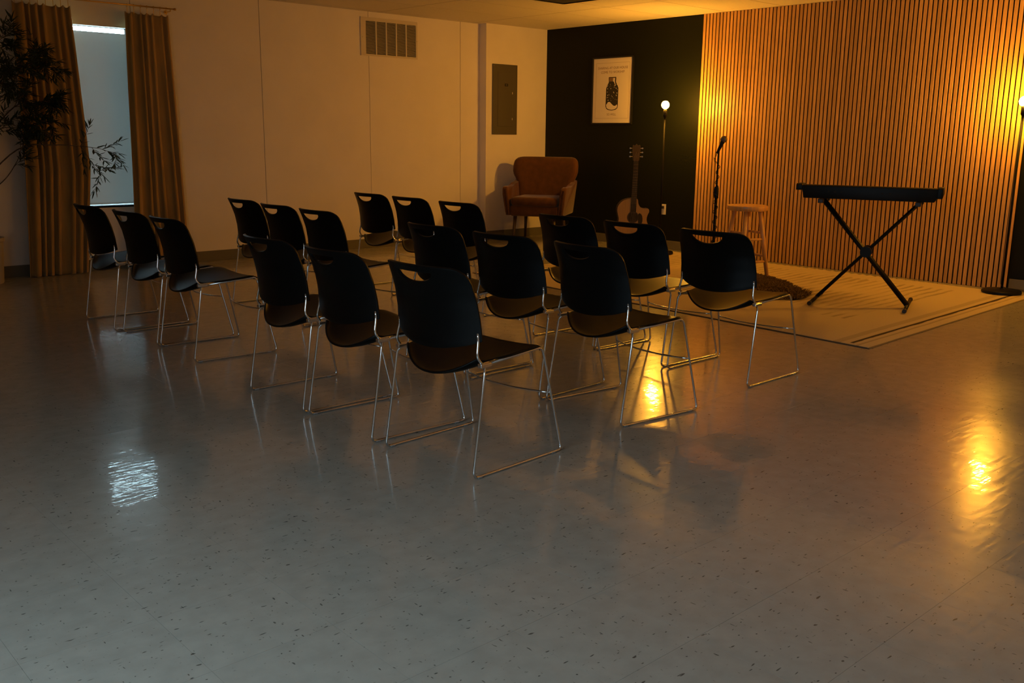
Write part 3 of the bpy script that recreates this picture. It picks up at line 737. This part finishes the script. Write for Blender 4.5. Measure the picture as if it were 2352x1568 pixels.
# ------------------------------------------------------------------ armchair
def superbox(bm, c, s, r=.04, seg=4):
    vs0 = set(bm.verts); b2 = bbox(c[0]-s[0]/2, c[0]+s[0]/2, c[1]-s[1]/2, c[1]+s[1]/2, c[2]-s[2]/2, c[2]+s[2]/2, r, seg)
    me_ = bpy.data.meshes.new('tmp'); b2.to_mesh(me_); b2.free(); bm.from_mesh(me_); bpy.data.meshes.remove(me_)
def armchair():
    t = thing('armchair', 'rust velvet armchair with flared arms in the corner of the room', 'armchair', (8.23, 8.50, 0), math.radians(213))
    bm = bmesh.new(); superbox(bm, (0,0,.425), (.66,.60,.13), .03); o = tobj('seat_base', bm, m_velvet, t); sharp(o, 60)
    bm = bmesh.new(); superbox(bm, (.05,0,.535), (.60,.58,.11), .05, 5); o = tobj('seat_cushion', bm, m_velvet, t, smooth=True)
    # back: rounded outline, leaning and wrapping forward at the sides
    half = [(0,1.055),(.16,1.058),(.30,1.056),(.365,1.045),(.402,1.010),(.414,.95),(.414,.88),(.402,.83),(.380,.79),(.362,.73),(.345,.60),(.335,.45)]
    outl = [(-a, b) for a, b in half[::-1]] + half[1:]
    bm = bmesh.new(); nr = 10
    # rows of constant z with the half-width interpolated
    def hw(z):
        for (a, b), (c, d) in zip(half, half[1:]):
            if d <= z <= b: return c+(a-c)*(z-d)/(b-d) if b != d else a
        return half[-1][0]
    zs = [.42+.02*k for k in range(31)] + [1.03,1.04,1.048,1.054]
    front, back = [], []
    for z in zs:
        h = hw(min(z, 1.0545)) if z < 1.055 else 0; lean = -.30-.22*(z-.45); rf, rb = [], []
        for k in range(25):
            v = -1+2*k/24; y = v*h; wrap = .13*abs(y/.43)**2.6*(1 if z > .55 else .8)
            edge = 1-abs(v)**8; ztop_ = max(0, 1-max(0,(z-.97)/.088)**2.5)
            th = (.070*edge**.6+.012)*(.25+.75*ztop_)
            tuft = -.006*(math.cos(y*PI/.115)**8)*(math.cos((z-.48)*PI/.125)**8) if .55 < z < 1.0 else 0
            x = lean+wrap
            rf.append(bm.verts.new((x+th+tuft, y, z))); rb.append(bm.verts.new((x-th*.9, y, z)))
        front.append(rf); back.append(rb)
    for A in (front, back):
        for r1, r2 in zip(A, A[1:]):
            for k in range(24): bm.faces.new((r1[k], r1[k+1], r2[k+1], r2[k]))
    for i in range(len(zs)-1):
        for k in (0, 24): bm.faces.new((front[i][k], front[i+1][k], back[i+1][k], back[i][k]))
    for i in (0, len(zs)-1):
        for k in range(24): bm.faces.new((front[i][k], front[i][k+1], back[i][k+1], back[i][k]))
    tobj('backrest', bm, m_velvet, t, smooth=True)
    for sd in (-1, 1):
        # arm: side outline in x,z, thick in y, flaring outward at the top
        out = [(-.34,.365),(.30,.365),(.325,.40),(.345,.62),(.340,.685),(.315,.712),(.20,.712),(.05,.705),(-.10,.715),(-.22,.745),(-.34,.78)]
        bm = bmesh.new()
        def fi(x, z, w_): fl = .045*max(0,(z-.34)/.37); return (x, sd*(w_+fl), z)
        prism(bm, out, lambda x, z: fi(x, z, .285), lambda x, z: fi(x, z, .350))
        bmesh.ops.bevel(bm, geom=bm.edges[:], offset=.018, segments=3, profile=.5, affect='EDGES')
        o = tobj('arm', bm, m_velvet, t); sharp(o, 60)
        for w_ in (.300, .335):
            bm = bmesh.new(); tube(bm, [fi(.332,.37,w_), fi(.346,.50,w_), fi(.352,.62,w_), fi(.345,.69,w_)], .004, 6)
            tobj('piping', bm, m_velvet, t)
    for x, y, dx in ((.27,.24,.05), (.27,-.24,.05), (-.27,.24,-.06), (-.27,-.24,-.06)):
        tobj('leg', tube(bmesh.new(), [(x,y,.37),(x+dx,y+(.02 if y>0 else -.02),.0)], [.024,.013], 12), m_dwood, t, smooth=True)
    return t
armchair()

# ------------------------------------------------------------------ guitar on its stand
def smooth_closed(pts, n=6):
    out = []; m_ = len(pts)
    for i in range(m_):
        p0, p1, p2, p3 = [Vector(pts[(i+k-1) % m_]) for k in range(4)]
        for j in range(n):
            s = j/n; out.append(tuple(.5*((2*p1)+(p2-p0)*s+(2*p0-5*p1+4*p2-p3)*s*s+(-p0+3*p1-3*p2+p3)*s**3)))
    return out
def guitar():
    g = thing('acoustic_guitar', 'spruce-topped cutaway acoustic guitar with dark neck upright before the green wall', 'guitar', (8.236, 7.025, RZ), math.radians(230))
    # local: x forward (front face), y = viewer's left/right (viewer right = -y ... flipped below), z up
    Vw = lambda a: a     # +y local appears on viewer's right when facing the guitar
    body = [(.0,.575),(-.06,.570),(-.125,.545),(-.170,.495),(-.180,.440),(-.168,.385),(-.158,.345),(-.170,.300),(-.210,.240),(-.236,.170),(-.225,.095),(-.16,.040),(-.07,.015),(0,.010),
            (.07,.015),(.16,.040),(.225,.095),(.236,.170),(.210,.240),(.170,.300),(.158,.345),(.166,.390),(.182,.430),(.168,.462),(.125,.462),(.080,.478),(.055,.515),(.045,.560),(.025,.575)]
    P = smooth_closed(body, 4)
    tilt = lambda x, y, z: (x-.10*(z/1.2)*1.0, y+.035*z, z+.055)
    sh = .13
    bm = bmesh.new(); prism(bm, P, lambda a, b: tilt(.055, Vw(a), b), lambda a, b: tilt(-.05, Vw(a), b)); o = tobj('body', bm, m_rose, g); sharp(o, 50)
    bm = bmesh.new(); prism(bm, [(a*.992, .29+(b-.29)*.992) for a, b in P], lambda a, b: tilt(.0585, Vw(a), b), lambda a, b: tilt(.0545, Vw(a), b)); top = tobj('top_board', bm, m_spruce, g)
    def disc(name, z, r, x, m, par, y=0, n=28):
        bm = bmesh.new(); pts = [(y+r*math.cos(2*PI*k/n), z+r*math.sin(2*PI*k/n)) for k in range(n)]
        prism(bm, pts, lambda a, b: tilt(x, Vw(a), b), lambda a, b: tilt(x-.001, Vw(a), b)); return tobj(name, bm, m, par)
    disc('rosette', .365, .066, .0592, m_rose, top); disc('sound_hole', .365, .055, .0600, m_void, top)
    pg = smooth_closed([(.060,.400),(.085,.405),(.105,.375),(.110,.320),(.095,.285),(.070,.290),(.060,.320)], 4)
    bm = bmesh.new(); prism(bm, pg, lambda a, b: tilt(.0602, Vw(a), b), lambda a, b: tilt(.0585, Vw(a), b)); tobj('pickguard', bm, m_void, top)
    bm = bmesh.new(); prism(bm, [(-.085,.185),(.085,.185),(.085,.160),(-.085,.160)], lambda a, b: tilt(.066, Vw(a), b), lambda a, b: tilt(.058, Vw(a), b)); tobj('bridge', bm, m_rose, top)
    bm = bmesh.new(); prism(bm, [(-.031,.425),(.031,.425),(.025,.985),(-.025,.985)], lambda a, b: tilt(.070, a, b), lambda a, b: tilt(.064, a, b)); fb = tobj('fretboard', bm, m_void, g)
    bm = bmesh.new(); prism(bm, [(-.027,.52),(.027,.52),(.024,.985),(-.024,.985)], lambda a, b: tilt(.064, a, b), lambda a, b: tilt(.040, a, b)); tobj('neck', bm, m_rose, g)
    bm = bmesh.new(); z = .985; L_ = .72
    for k in range(1, 19):
        zz = .985-L_*(1-2**(-k/12)); wd = .025+.006*(.985-zz)/.56
        a = [tilt(.0708, s*wd, zz) for s in (-1,1)]; box(bm, a[0][0]-.001, a[0][0]+.0004, a[0][1], a[1][1], a[0][2]-.001, a[0][2]-.0002)
    tobj('fret', bm, m_brass, fb, kind='stuff')
    hd = smooth_closed([(-.026,.985),(-.036,1.010),(-.044,1.10),(-.040,1.155),(-.018,1.150),(0,1.168),(.018,1.150),(.040,1.155),(.044,1.10),(.036,1.010),(.026,.985)], 3)
    bm = bmesh.new(); prism(bm, hd, lambda a, b: tilt(.060-.12*(b-.985), a, b), lambda a, b: tilt(.042-.12*(b-.985), a, b)); hdo = tobj('headstock', bm, m_rose, g)
    for sd in (-1, 1):
        for zz in (1.030, 1.075, 1.120):
            bm = bmesh.new(); c = tilt(.045-.12*(zz-.985), sd*.040, zz)
            tube(bm, [c, (c[0], c[1]+sd*.022, c[2])], .0035, 6); lathe(bm, [(0,-.006),(.009,-.005),(.010,0),(.009,.005),(0,.006)], 10, (c[0], c[1]+sd*.028, c[2]), (1,0,0)); tobj('tuner', bm, m_steel, hdo)
    bm = bmesh.new()
    for k in range(6):
        a = -.020+.008*k; tube(bm, [tilt(.068, a*1.3, .175), tilt(.0735, a, .985), tilt(.060, a*1.2, 1.04+.02*(k%3))], .0006, 4)
    tobj('strings', bm, m_steel, g)
    st = thing('guitar_stand', 'low black guitar stand under the acoustic guitar', 'stand', (8.236, 7.025, RZ), math.radians(230))
    def tl(x, y, z): return tilt(x, y, z-.055)
    for s in (-1, 1): 
        tobj('leg', tube(bmesh.new(), fillet([(-.10,0,.30),(-.02,s*.10,.16),(.16,s*.20,.008)], .04), .008, 8), m_blackm, st, smooth=True)
        tobj('cradle_arm', tube(bmesh.new(), fillet([(-.065,s*.02,.052),(-.065,s*.12,.045),(.085,s*.12,.045),(.092,s*.12,.085)], .02), .008, 8), m_blackm, st, smooth=True)
    tobj('leg', tube(bmesh.new(), [(-.10,0,.30),(-.26,0,.008)], .008, 8), m_blackm, st, smooth=True)
    tobj('post', tube(bmesh.new(), [(-.062,0,.05),(-.10,0,.36)], .008, 8), m_blackm, st, smooth=True)
guitar()

# ------------------------------------------------------------------ microphone and its stand
ms = thing('microphone_stand', 'straight black microphone stand with a cable wound round it', 'stand', (7.2, 5.153, .0192))
o = tobj('base', lathe(bmesh.new(), [(0,0),(.125,0),(.128,.010),(.120,.018),(.025,.030),(.020,.05),(0,.05)], 36), m_blackm, ms); sharp(o, 40)
tobj('lower_tube', tube(bmesh.new(), [(0,0,.04),(0,0,.80)], .0135, 12), m_blackm, ms, smooth=True)
o = tobj('clutch', lathe(bmesh.new(), [(0,.77),(.019,.77),(.021,.79),(.021,.85),(.016,.87),(0,.87)], 16), m_blackm, ms); sharp(o, 40)
tobj('upper_tube', tube(bmesh.new(), [(0,0,.86),(0,0,1.20)], .0085, 10), m_blackm, ms, smooth=True)
v_r = Vector((.7388,-.6738,0)); v_b = Vector((-.676,-.737,0))
clip0 = Vector((0,0,1.195)); ax = (v_r*.42+v_b*-.10+Vector((0,0,.9))).normalized()
bm = bmesh.new(); tube(bm, [(0,0,1.185), (0,0,1.205)], .012, 10); tube(bm, [clip0, clip0+ax*.045], [.013,.017], 12); tobj('clip', bm, m_blackm, ms)
mc = thing('microphone', 'vocal microphone with a round metal grille clipped on top of its stand', 'microphone', Vector((7.2,5.153,.0192))+clip0)
p0 = ax*-.035
tobj('handle', lathe(bmesh.new(), [(0,0),(.009,0),(.0105,.01),(.0165,.095),(.020,.105),(.020,.112),(0,.112)], 20, p0, ax), m_blackm, mc, smooth=True)
pr = [(.020,.110)]+[(.031*math.sin(a), .136-.031*math.cos(a)) for a in [math.radians(40+14*k) for k in range(11)]]; pr[-1] = (0, pr[-1][1])
tobj('grille', lathe(bmesh.new(), pr, 24, p0, ax), m_mesh, mc, smooth=True)
cb = thing('microphone_cable', 'black cable spiralling down the microphone stand', 'cable', Vector((7.2,5.153,.0192)))
pts = [Vector(clip0)+p0, Vector(clip0)+p0*2.0+Vector((0,0,-.02)), Vector(clip0)-v_r*.040+Vector((0,0,-.07)), Vector(clip0)-v_r*.028+Vector((0,0,-.11))]
RR = random.Random(11)
for k in range(0, 118):
    z = 1.09-k*.0088; a = k*.62+2; rr_ = (.0135 if z > .86 else .0205 if z > .80 else .0185)+.006*(math.sin(k*.35)**4)
    pts.append(Vector((rr_*math.cos(a), rr_*math.sin(a), z)))
pts += [Vector((.10,.05,.040)), Vector((.17,.12,.026)), Vector((.35,.45,.026)), Vector((.8,.7,.006))]
tobj('cable_run', tube(bmesh.new(), pts, .0034, 6), m_cord, cb, smooth=True)

# ------------------------------------------------------------------ stool
so_ = thing('wooden_stool', 'round-seated pale wooden stool with two tiers of rungs before the slat panel', 'stool', (7.80, 5.215, .0192), math.radians(20))
o = tobj('seat', lathe(bmesh.new(), [(0,.628),(.180,.628),(.190,.638),(.193,.660),(.190,.672),(.180,.677),(.10,.674),(0,.671)], 40), m_stool, so_); sharp(o, 45)
ang = [math.radians(a) for a in (-62-20+0, 28-20, 118-20, 208-20)]
def lp(a, z): r = .115+(.222-.115)*(1-z/.645); return Vector((r*math.cos(a), r*math.sin(a), z))
for a in ang: tobj('leg', tube(bmesh.new(), [lp(a,.645), lp(a,.34), lp(a,0)], [.021,.024,.018], 12), m_stool, so_, smooth=True)
for k in range(4):
    a, b = ang[k], ang[(k+1)%4]
    for z in ((.42,.20) if k % 2 == 0 else (.36,.15)):
        pa, pb = lp(a, z), lp(b, z); tobj('rung', tube(bmesh.new(), [pa, pa.lerp(pb,.5), pb], [.0105,.0135,.0105], 10), m_stool, so_, smooth=True)

# ------------------------------------------------------------------ keyboard on X stand
KA = math.atan2(-.932, .361)     # local x = along the keyboard (toward the lamp end)
kc = (7.262, 3.722)
xs = thing('keyboard_stand', 'black folding X-shaped keyboard stand on the cream rug', 'stand', (kc[0], kc[1], RZ), KA)
# local y axis = (-sin KA, cos KA) -> (.932,.361): away from the camera
bm = bmesh.new()
def xleg(s0, s1, y, r=.0135): return [(s0, y, .020), (s1, y, .822)]
for y in (-.056, -.014): tobj('leg', tube(bmesh.new(), xleg(.355, -.345, y), .0175, 10), m_blackm, xs, smooth=True)
tobj('leg', tube(bmesh.new(), xleg(-.355, .365, .030), .0150, 10), m_blackm, xs, smooth=True)
bm = bmesh.new(); lathe(bm, [(0,0),(.044,0),(.044,.03),(.030,.04),(.030,.10),(.044,.11),(.044,.14),(.02,.15),(0,.15)], 20, (.012,-.085,.428), (0,1,0)); o = tobj('pivot_lock', bm, m_blackm, xs); sharp(o, 40)
for s in (-.355, .355):
    f = tobj('foot_bar', tube(bmesh.new(), [(s,-.30,.017),(s,.30,.017)], .0145, 12), m_blackm, xs, smooth=True)
    for y in (-.30, .30): tobj('foot_cap', lathe(bmesh.new(), [(0,-.02),(.0168,-.02),(.0168,.02),(0,.02)], 12, (s, y, .0172), (0,1,0)), m_cord, f)
for s in (-.350, .368):
    f = tobj('support_bar', tube(bmesh.new(), [(s,-.19,.822),(s,.19,.822)], .0135, 12), m_blackm, xs, smooth=True)
    for y in (-.165, .165): tobj('rubber_pad', bbox(s-.020, s+.020, y-.035, y+.035, .808, .8405, .004, 2), m_cord, f)
kb = thing('keyboard', 'black electronic keyboard seen from behind on the X stand', 'keyboard', (kc[0], kc[1], RZ+.8415), KA)
outl = [(-.150,.0),(.150,.0),(.150,.045),(.030,.060),(.020,.100),(-.125,.108),(-.150,.100)]   # y,z section; rear (-y) faces the camera
bm = bmesh.new()
def sec(s): return [(s, y, z) for y, z in outl]
ends = [(-.512,0),(.462,0)]
a = [bm.verts.new((-.492 if z < .05 else -.512, y, z)) for y, z in outl]; b_ = [bm.verts.new((.478 if z < .02 else .515, y, z)) for y, z in outl]
bm.faces.new(a[::-1]); bm.faces.new(b_)
for i in range(len(outl)): bm.faces.new((a[i], a[(i+1)%len(outl)], b_[(i+1)%len(outl)], b_[i]))
bmesh.ops.bevel(bm, geom=bm.edges[:], offset=.005, segments=2, profile=.5, affect='EDGES')
o = tobj('case', bm, m_blackm, kb); sharp(o, 40)
for s0, s1 in ((-.553,-.505), (.495,.533)):
    bm = bmesh.new(); y0, z0 = -.155, .060
    prism(bm, [(-.155,.062 if s0 < 0 else .028),(.152,.050),(.152,.070),(.02,.112),(-.135,.114),(-.155,.104)], lambda y, z: (s0, y, z), lambda y, z: (s1, y, z))
    bmesh.ops.bevel(bm, geom=bm.edges[:], offset=.004, segments=2, profile=.5, affect='EDGES'); o = tobj('end_cheek', bm, m_blackm, kb); sharp(o, 40)
kw = .96/36
for k in range(36):
    x = -.485+k*kw; tobj('white_key', bbox(x+.0006, x+kw-.0006, .032, .147, .046, .066), m_sockl, kb)
pat = [0,1,3,4,5]
for k in range(36):
    if k % 7 in pat and k < 35:
        x = -.485+(k+1)*kw; tobj('black_key', bbox(x-.006, x+.006, .032, .100, .066, .077, .001, 1), m_frame, kb)
for s in (-.30,-.25,-.20,.10,.16): tobj('rear_jack', lathe(bmesh.new(), [(0,0),(.006,0),(.008,.0015),(0,.0015)], 12, (s, -.1495, .055), (0,-1,0)), m_void, kb)

# ------------------------------------------------------------------ potted olive tree
pt = thing('potted_olive_tree', 'tall olive tree in a pale pot before the curtain, foliage dark', 'tree', (2.145, 9.16, 0))
o = tobj('pot', lathe(bmesh.new(), [(0,0),(.150,0),(.158,.01),(.180,.36),(.192,.37),(.192,.40),(.178,.40),(.172,.36),(0,.36)], 40), m_pot, pt); sharp(o, 35)
tobj('soil', lathe(bmesh.new(), [(0,.362),(.171,.362),(.165,.372),(0,.378)], 30), m_soil, pt)
O = Vector((2.145, 9.16, 0)); RL = random.Random(21)
def curve(pts, n=8):
    out = []; P = [Vector(p) for p in pts]; P = [P[0]*2-P[1]]+P+[P[-1]*2-P[-2]]
    for i in range(1, len(P)-2):
        for j in range(n):
            s = j/n; p0,p1,p2,p3 = P[i-1:i+3]; out.append(.5*((2*p1)+(p2-p0)*s+(2*p0-5*p1+4*p2-p3)*s*s+(-p0+3*p1-3*p2+p3)*s**3))
    out.append(P[-2]); return out
trunk = curve([(2.145,9.16,.36),(2.10,9.10,.70),(2.16,9.02,1.05),(2.12,8.98,1.45),(2.18,8.95,1.85),(2.16,8.93,2.15)])
tobj('trunk', tube(bmesh.new(), [p-O for p in trunk], [.020*(1-.75*i/(len(trunk)-1)) for i in range(len(trunk))], 8), m_bark, pt, smooth=True)
# leaf mesh (unit length along +x)
lm = bpy.data.meshes.new('leaf'); bm = bmesh.new()
ls = [(0,0),(.12,.055),(.35,.095),(.62,.085),(.85,.045),(1,0)]
mid = [bm.verts.new((x, 0, -.03*math.sin(x*PI)-.06*x*x)) for x, w_ in ls]
L1 = [bm.verts.new((x, w_, .02*w_/.09-.06*x*x)) for x, w_ in ls[1:-1]]; L2 = [bm.verts.new((x, -w_, .02*w_/.09-.06*x*x)) for x, w_ in ls[1:-1]]
for Ls in (L1, L2):
    bm.faces.new((mid[0], Ls[0], mid[1])); bm.faces.new((mid[-2], Ls[-1], mid[-1]))
    for i in range(3): bm.faces.new((mid[i+1], Ls[i], Ls[i+1], mid[i+2]))
bm.to_mesh(lm); bm.free(); lm.materials.append(m_leaf)
leaves = []; brs = []
def twig(p, d, ln, r, depth):
    pts = [p.copy()]; q = p.copy(); dd = d.normalized(); n = 7
    for k in range(n):
        dd = (dd+Vector((RL.gauss(0,.10), RL.gauss(0,.10), RL.gauss(0,.08)-.025))).normalized(); q = q+dd*ln/n
        if q.y > 9.20: q.y = 9.20
        pts.append(q.copy())
    brs.append((pts, [r*(1-.7*i/n) for i in range(n+1)]))
    for k in range(1, n+1):
        if depth == 0 or k > 2:
            for s in (-1, 1):
                if RL.random() < .93:
                    t_ = (pts[k]-pts[k-1]).normalized(); side = t_.cross(Vector((RL.gauss(0,.4), RL.gauss(0,.4), 1))).normalized()
                    ld = (t_*RL.uniform(.5,1.0)+side*s*RL.uniform(.6,1.0)+Vector((0,0,RL.gauss(-.05,.25)))).normalized()
                    leaves.append((pts[k].copy(), ld, RL.uniform(.055,.088)))
            if k == n: leaves.append((pts[k].copy(), dd.copy(), .08))
        if depth > 0 and k in (2,4,5,6):
            sd = (dd.cross(Vector((RL.gauss(0,1), RL.gauss(0,1), RL.gauss(0,1)))).normalized()*.9+dd*.8)
            twig(pts[k], sd, ln*.52, r*.6, depth-1)
def branch(pts, r, subs, ln=.26):
    P = curve(pts, 6); brs.append((P, [r*(1-.6*i/(len(P)-1)) for i in range(len(P))]))
    for f, n in subs:
        i = int(f*(len(P)-1)); b_ = P[max(i-1,0)]; t_ = (P[min(i+1,len(P)-1)]-b_).normalized()
        for _ in range(n):
            sd = t_*RL.uniform(.4,1)+Vector((RL.gauss(0,.6), RL.gauss(-.1,.4), RL.gauss(.1,.6)))
            twig(P[i], sd, ln*RL.uniform(.7,1.1), .003, 1)
# low spray across the blind
branch([trunk[10], (2.45,8.92,1.15), (2.75,8.88,1.19), (2.95,8.86,1.18)], .007, [])
for e, ln in (((3.04,8.86,1.36), .20), ((3.28,8.86,1.13), .34), ((3.18,8.86,.94), .33), ((3.02,8.86,1.0), .22)):
    s = Vector((2.95,8.86,1.18)); twig(s, Vector(e)-s, (Vector(e)-s).length*1.02, .0035, 1 if ln > .3 else 0)
branch([trunk[18], (2.45,8.90,1.50), (2.62,8.88,1.54)], .007, [(.5,2),(.75,3),(1,4)])
branch([trunk[26], (2.42,8.90,1.72), (2.60,8.88,1.82)], .007, [(.4,2),(.7,3),(1,4)])
branch([trunk[30], (2.35,8.90,1.98), (2.62,8.88,1.98)], .006, [(.5,1),(1,2)], .2)
branch([trunk[14], (2.30,8.90,1.30), (2.50,8.88,1.33)], .006, [(.5,2),(1,4)], .24)
branch([trunk[8], (2.30,8.90,.88), (2.42,8.88,1.04), (2.46,8.86,1.14)], .006, [(.6,1),(1,3)], .2)
branch([trunk[22], (2.28,8.78,1.66), (2.36,8.70,1.76)], .006, [(.5,2),(1,3)], .22)
branch([trunk[34], (2.24,8.85,1.95), (2.34,8.80,2.02)], .005, [(1,3)], .2)
branch([trunk[24], (2.02,8.80,1.7), (1.85,8.70,1.9)], .006, [(1,4)], .25)
branch([trunk[16], (2.0,8.85,1.3), (1.8,8.75,1.45)], .006, [(1,4)], .25)
bm = bmesh.new()
for P, rr_ in brs: tube(bm, [p-O for p in P], rr_, 5)
tobj('branches', bm, m_bark, pt, smooth=True, kind='stuff')
def lmat(p, d, l):
    z = Vector((RL.gauss(0,.3), RL.gauss(0,.3), 1)); y = z.cross(d).normalized(); z = d.cross(y)
    return Matrix(((d.x*l, y.x*l, z.x*l, p.x-O.x), (d.y*l, y.y*l, z.y*l, p.y-O.y), (d.z*l, y.z*l, z.z*l, p.z-O.z), (0,0,0,1)))
vis, hid = [], []
for q in leaves:
    u, v, d = project(q[0]); (vis if -5 < u < FW and v > -5 else hid).append(q)
vis.sort(key=lambda q: (0 if project(q[0])[0] > 165 else 1, -q[2])); print('leaves', len(vis), len(hid))
for q in vis[:300]:
    o = link('leaf', lm, None, pt); o.matrix_basis = lmat(*q)
bm = bmesh.new()
for q in vis[300:]+hid:
    Mx = lmat(*q); n0 = len(bm.verts); bm.from_mesh(lm); bm.verts.ensure_lookup_table()
    for v in bm.verts[n0:]: v.co = Mx @ v.co
tobj('foliage', bm, m_leaf, pt, kind='stuff')
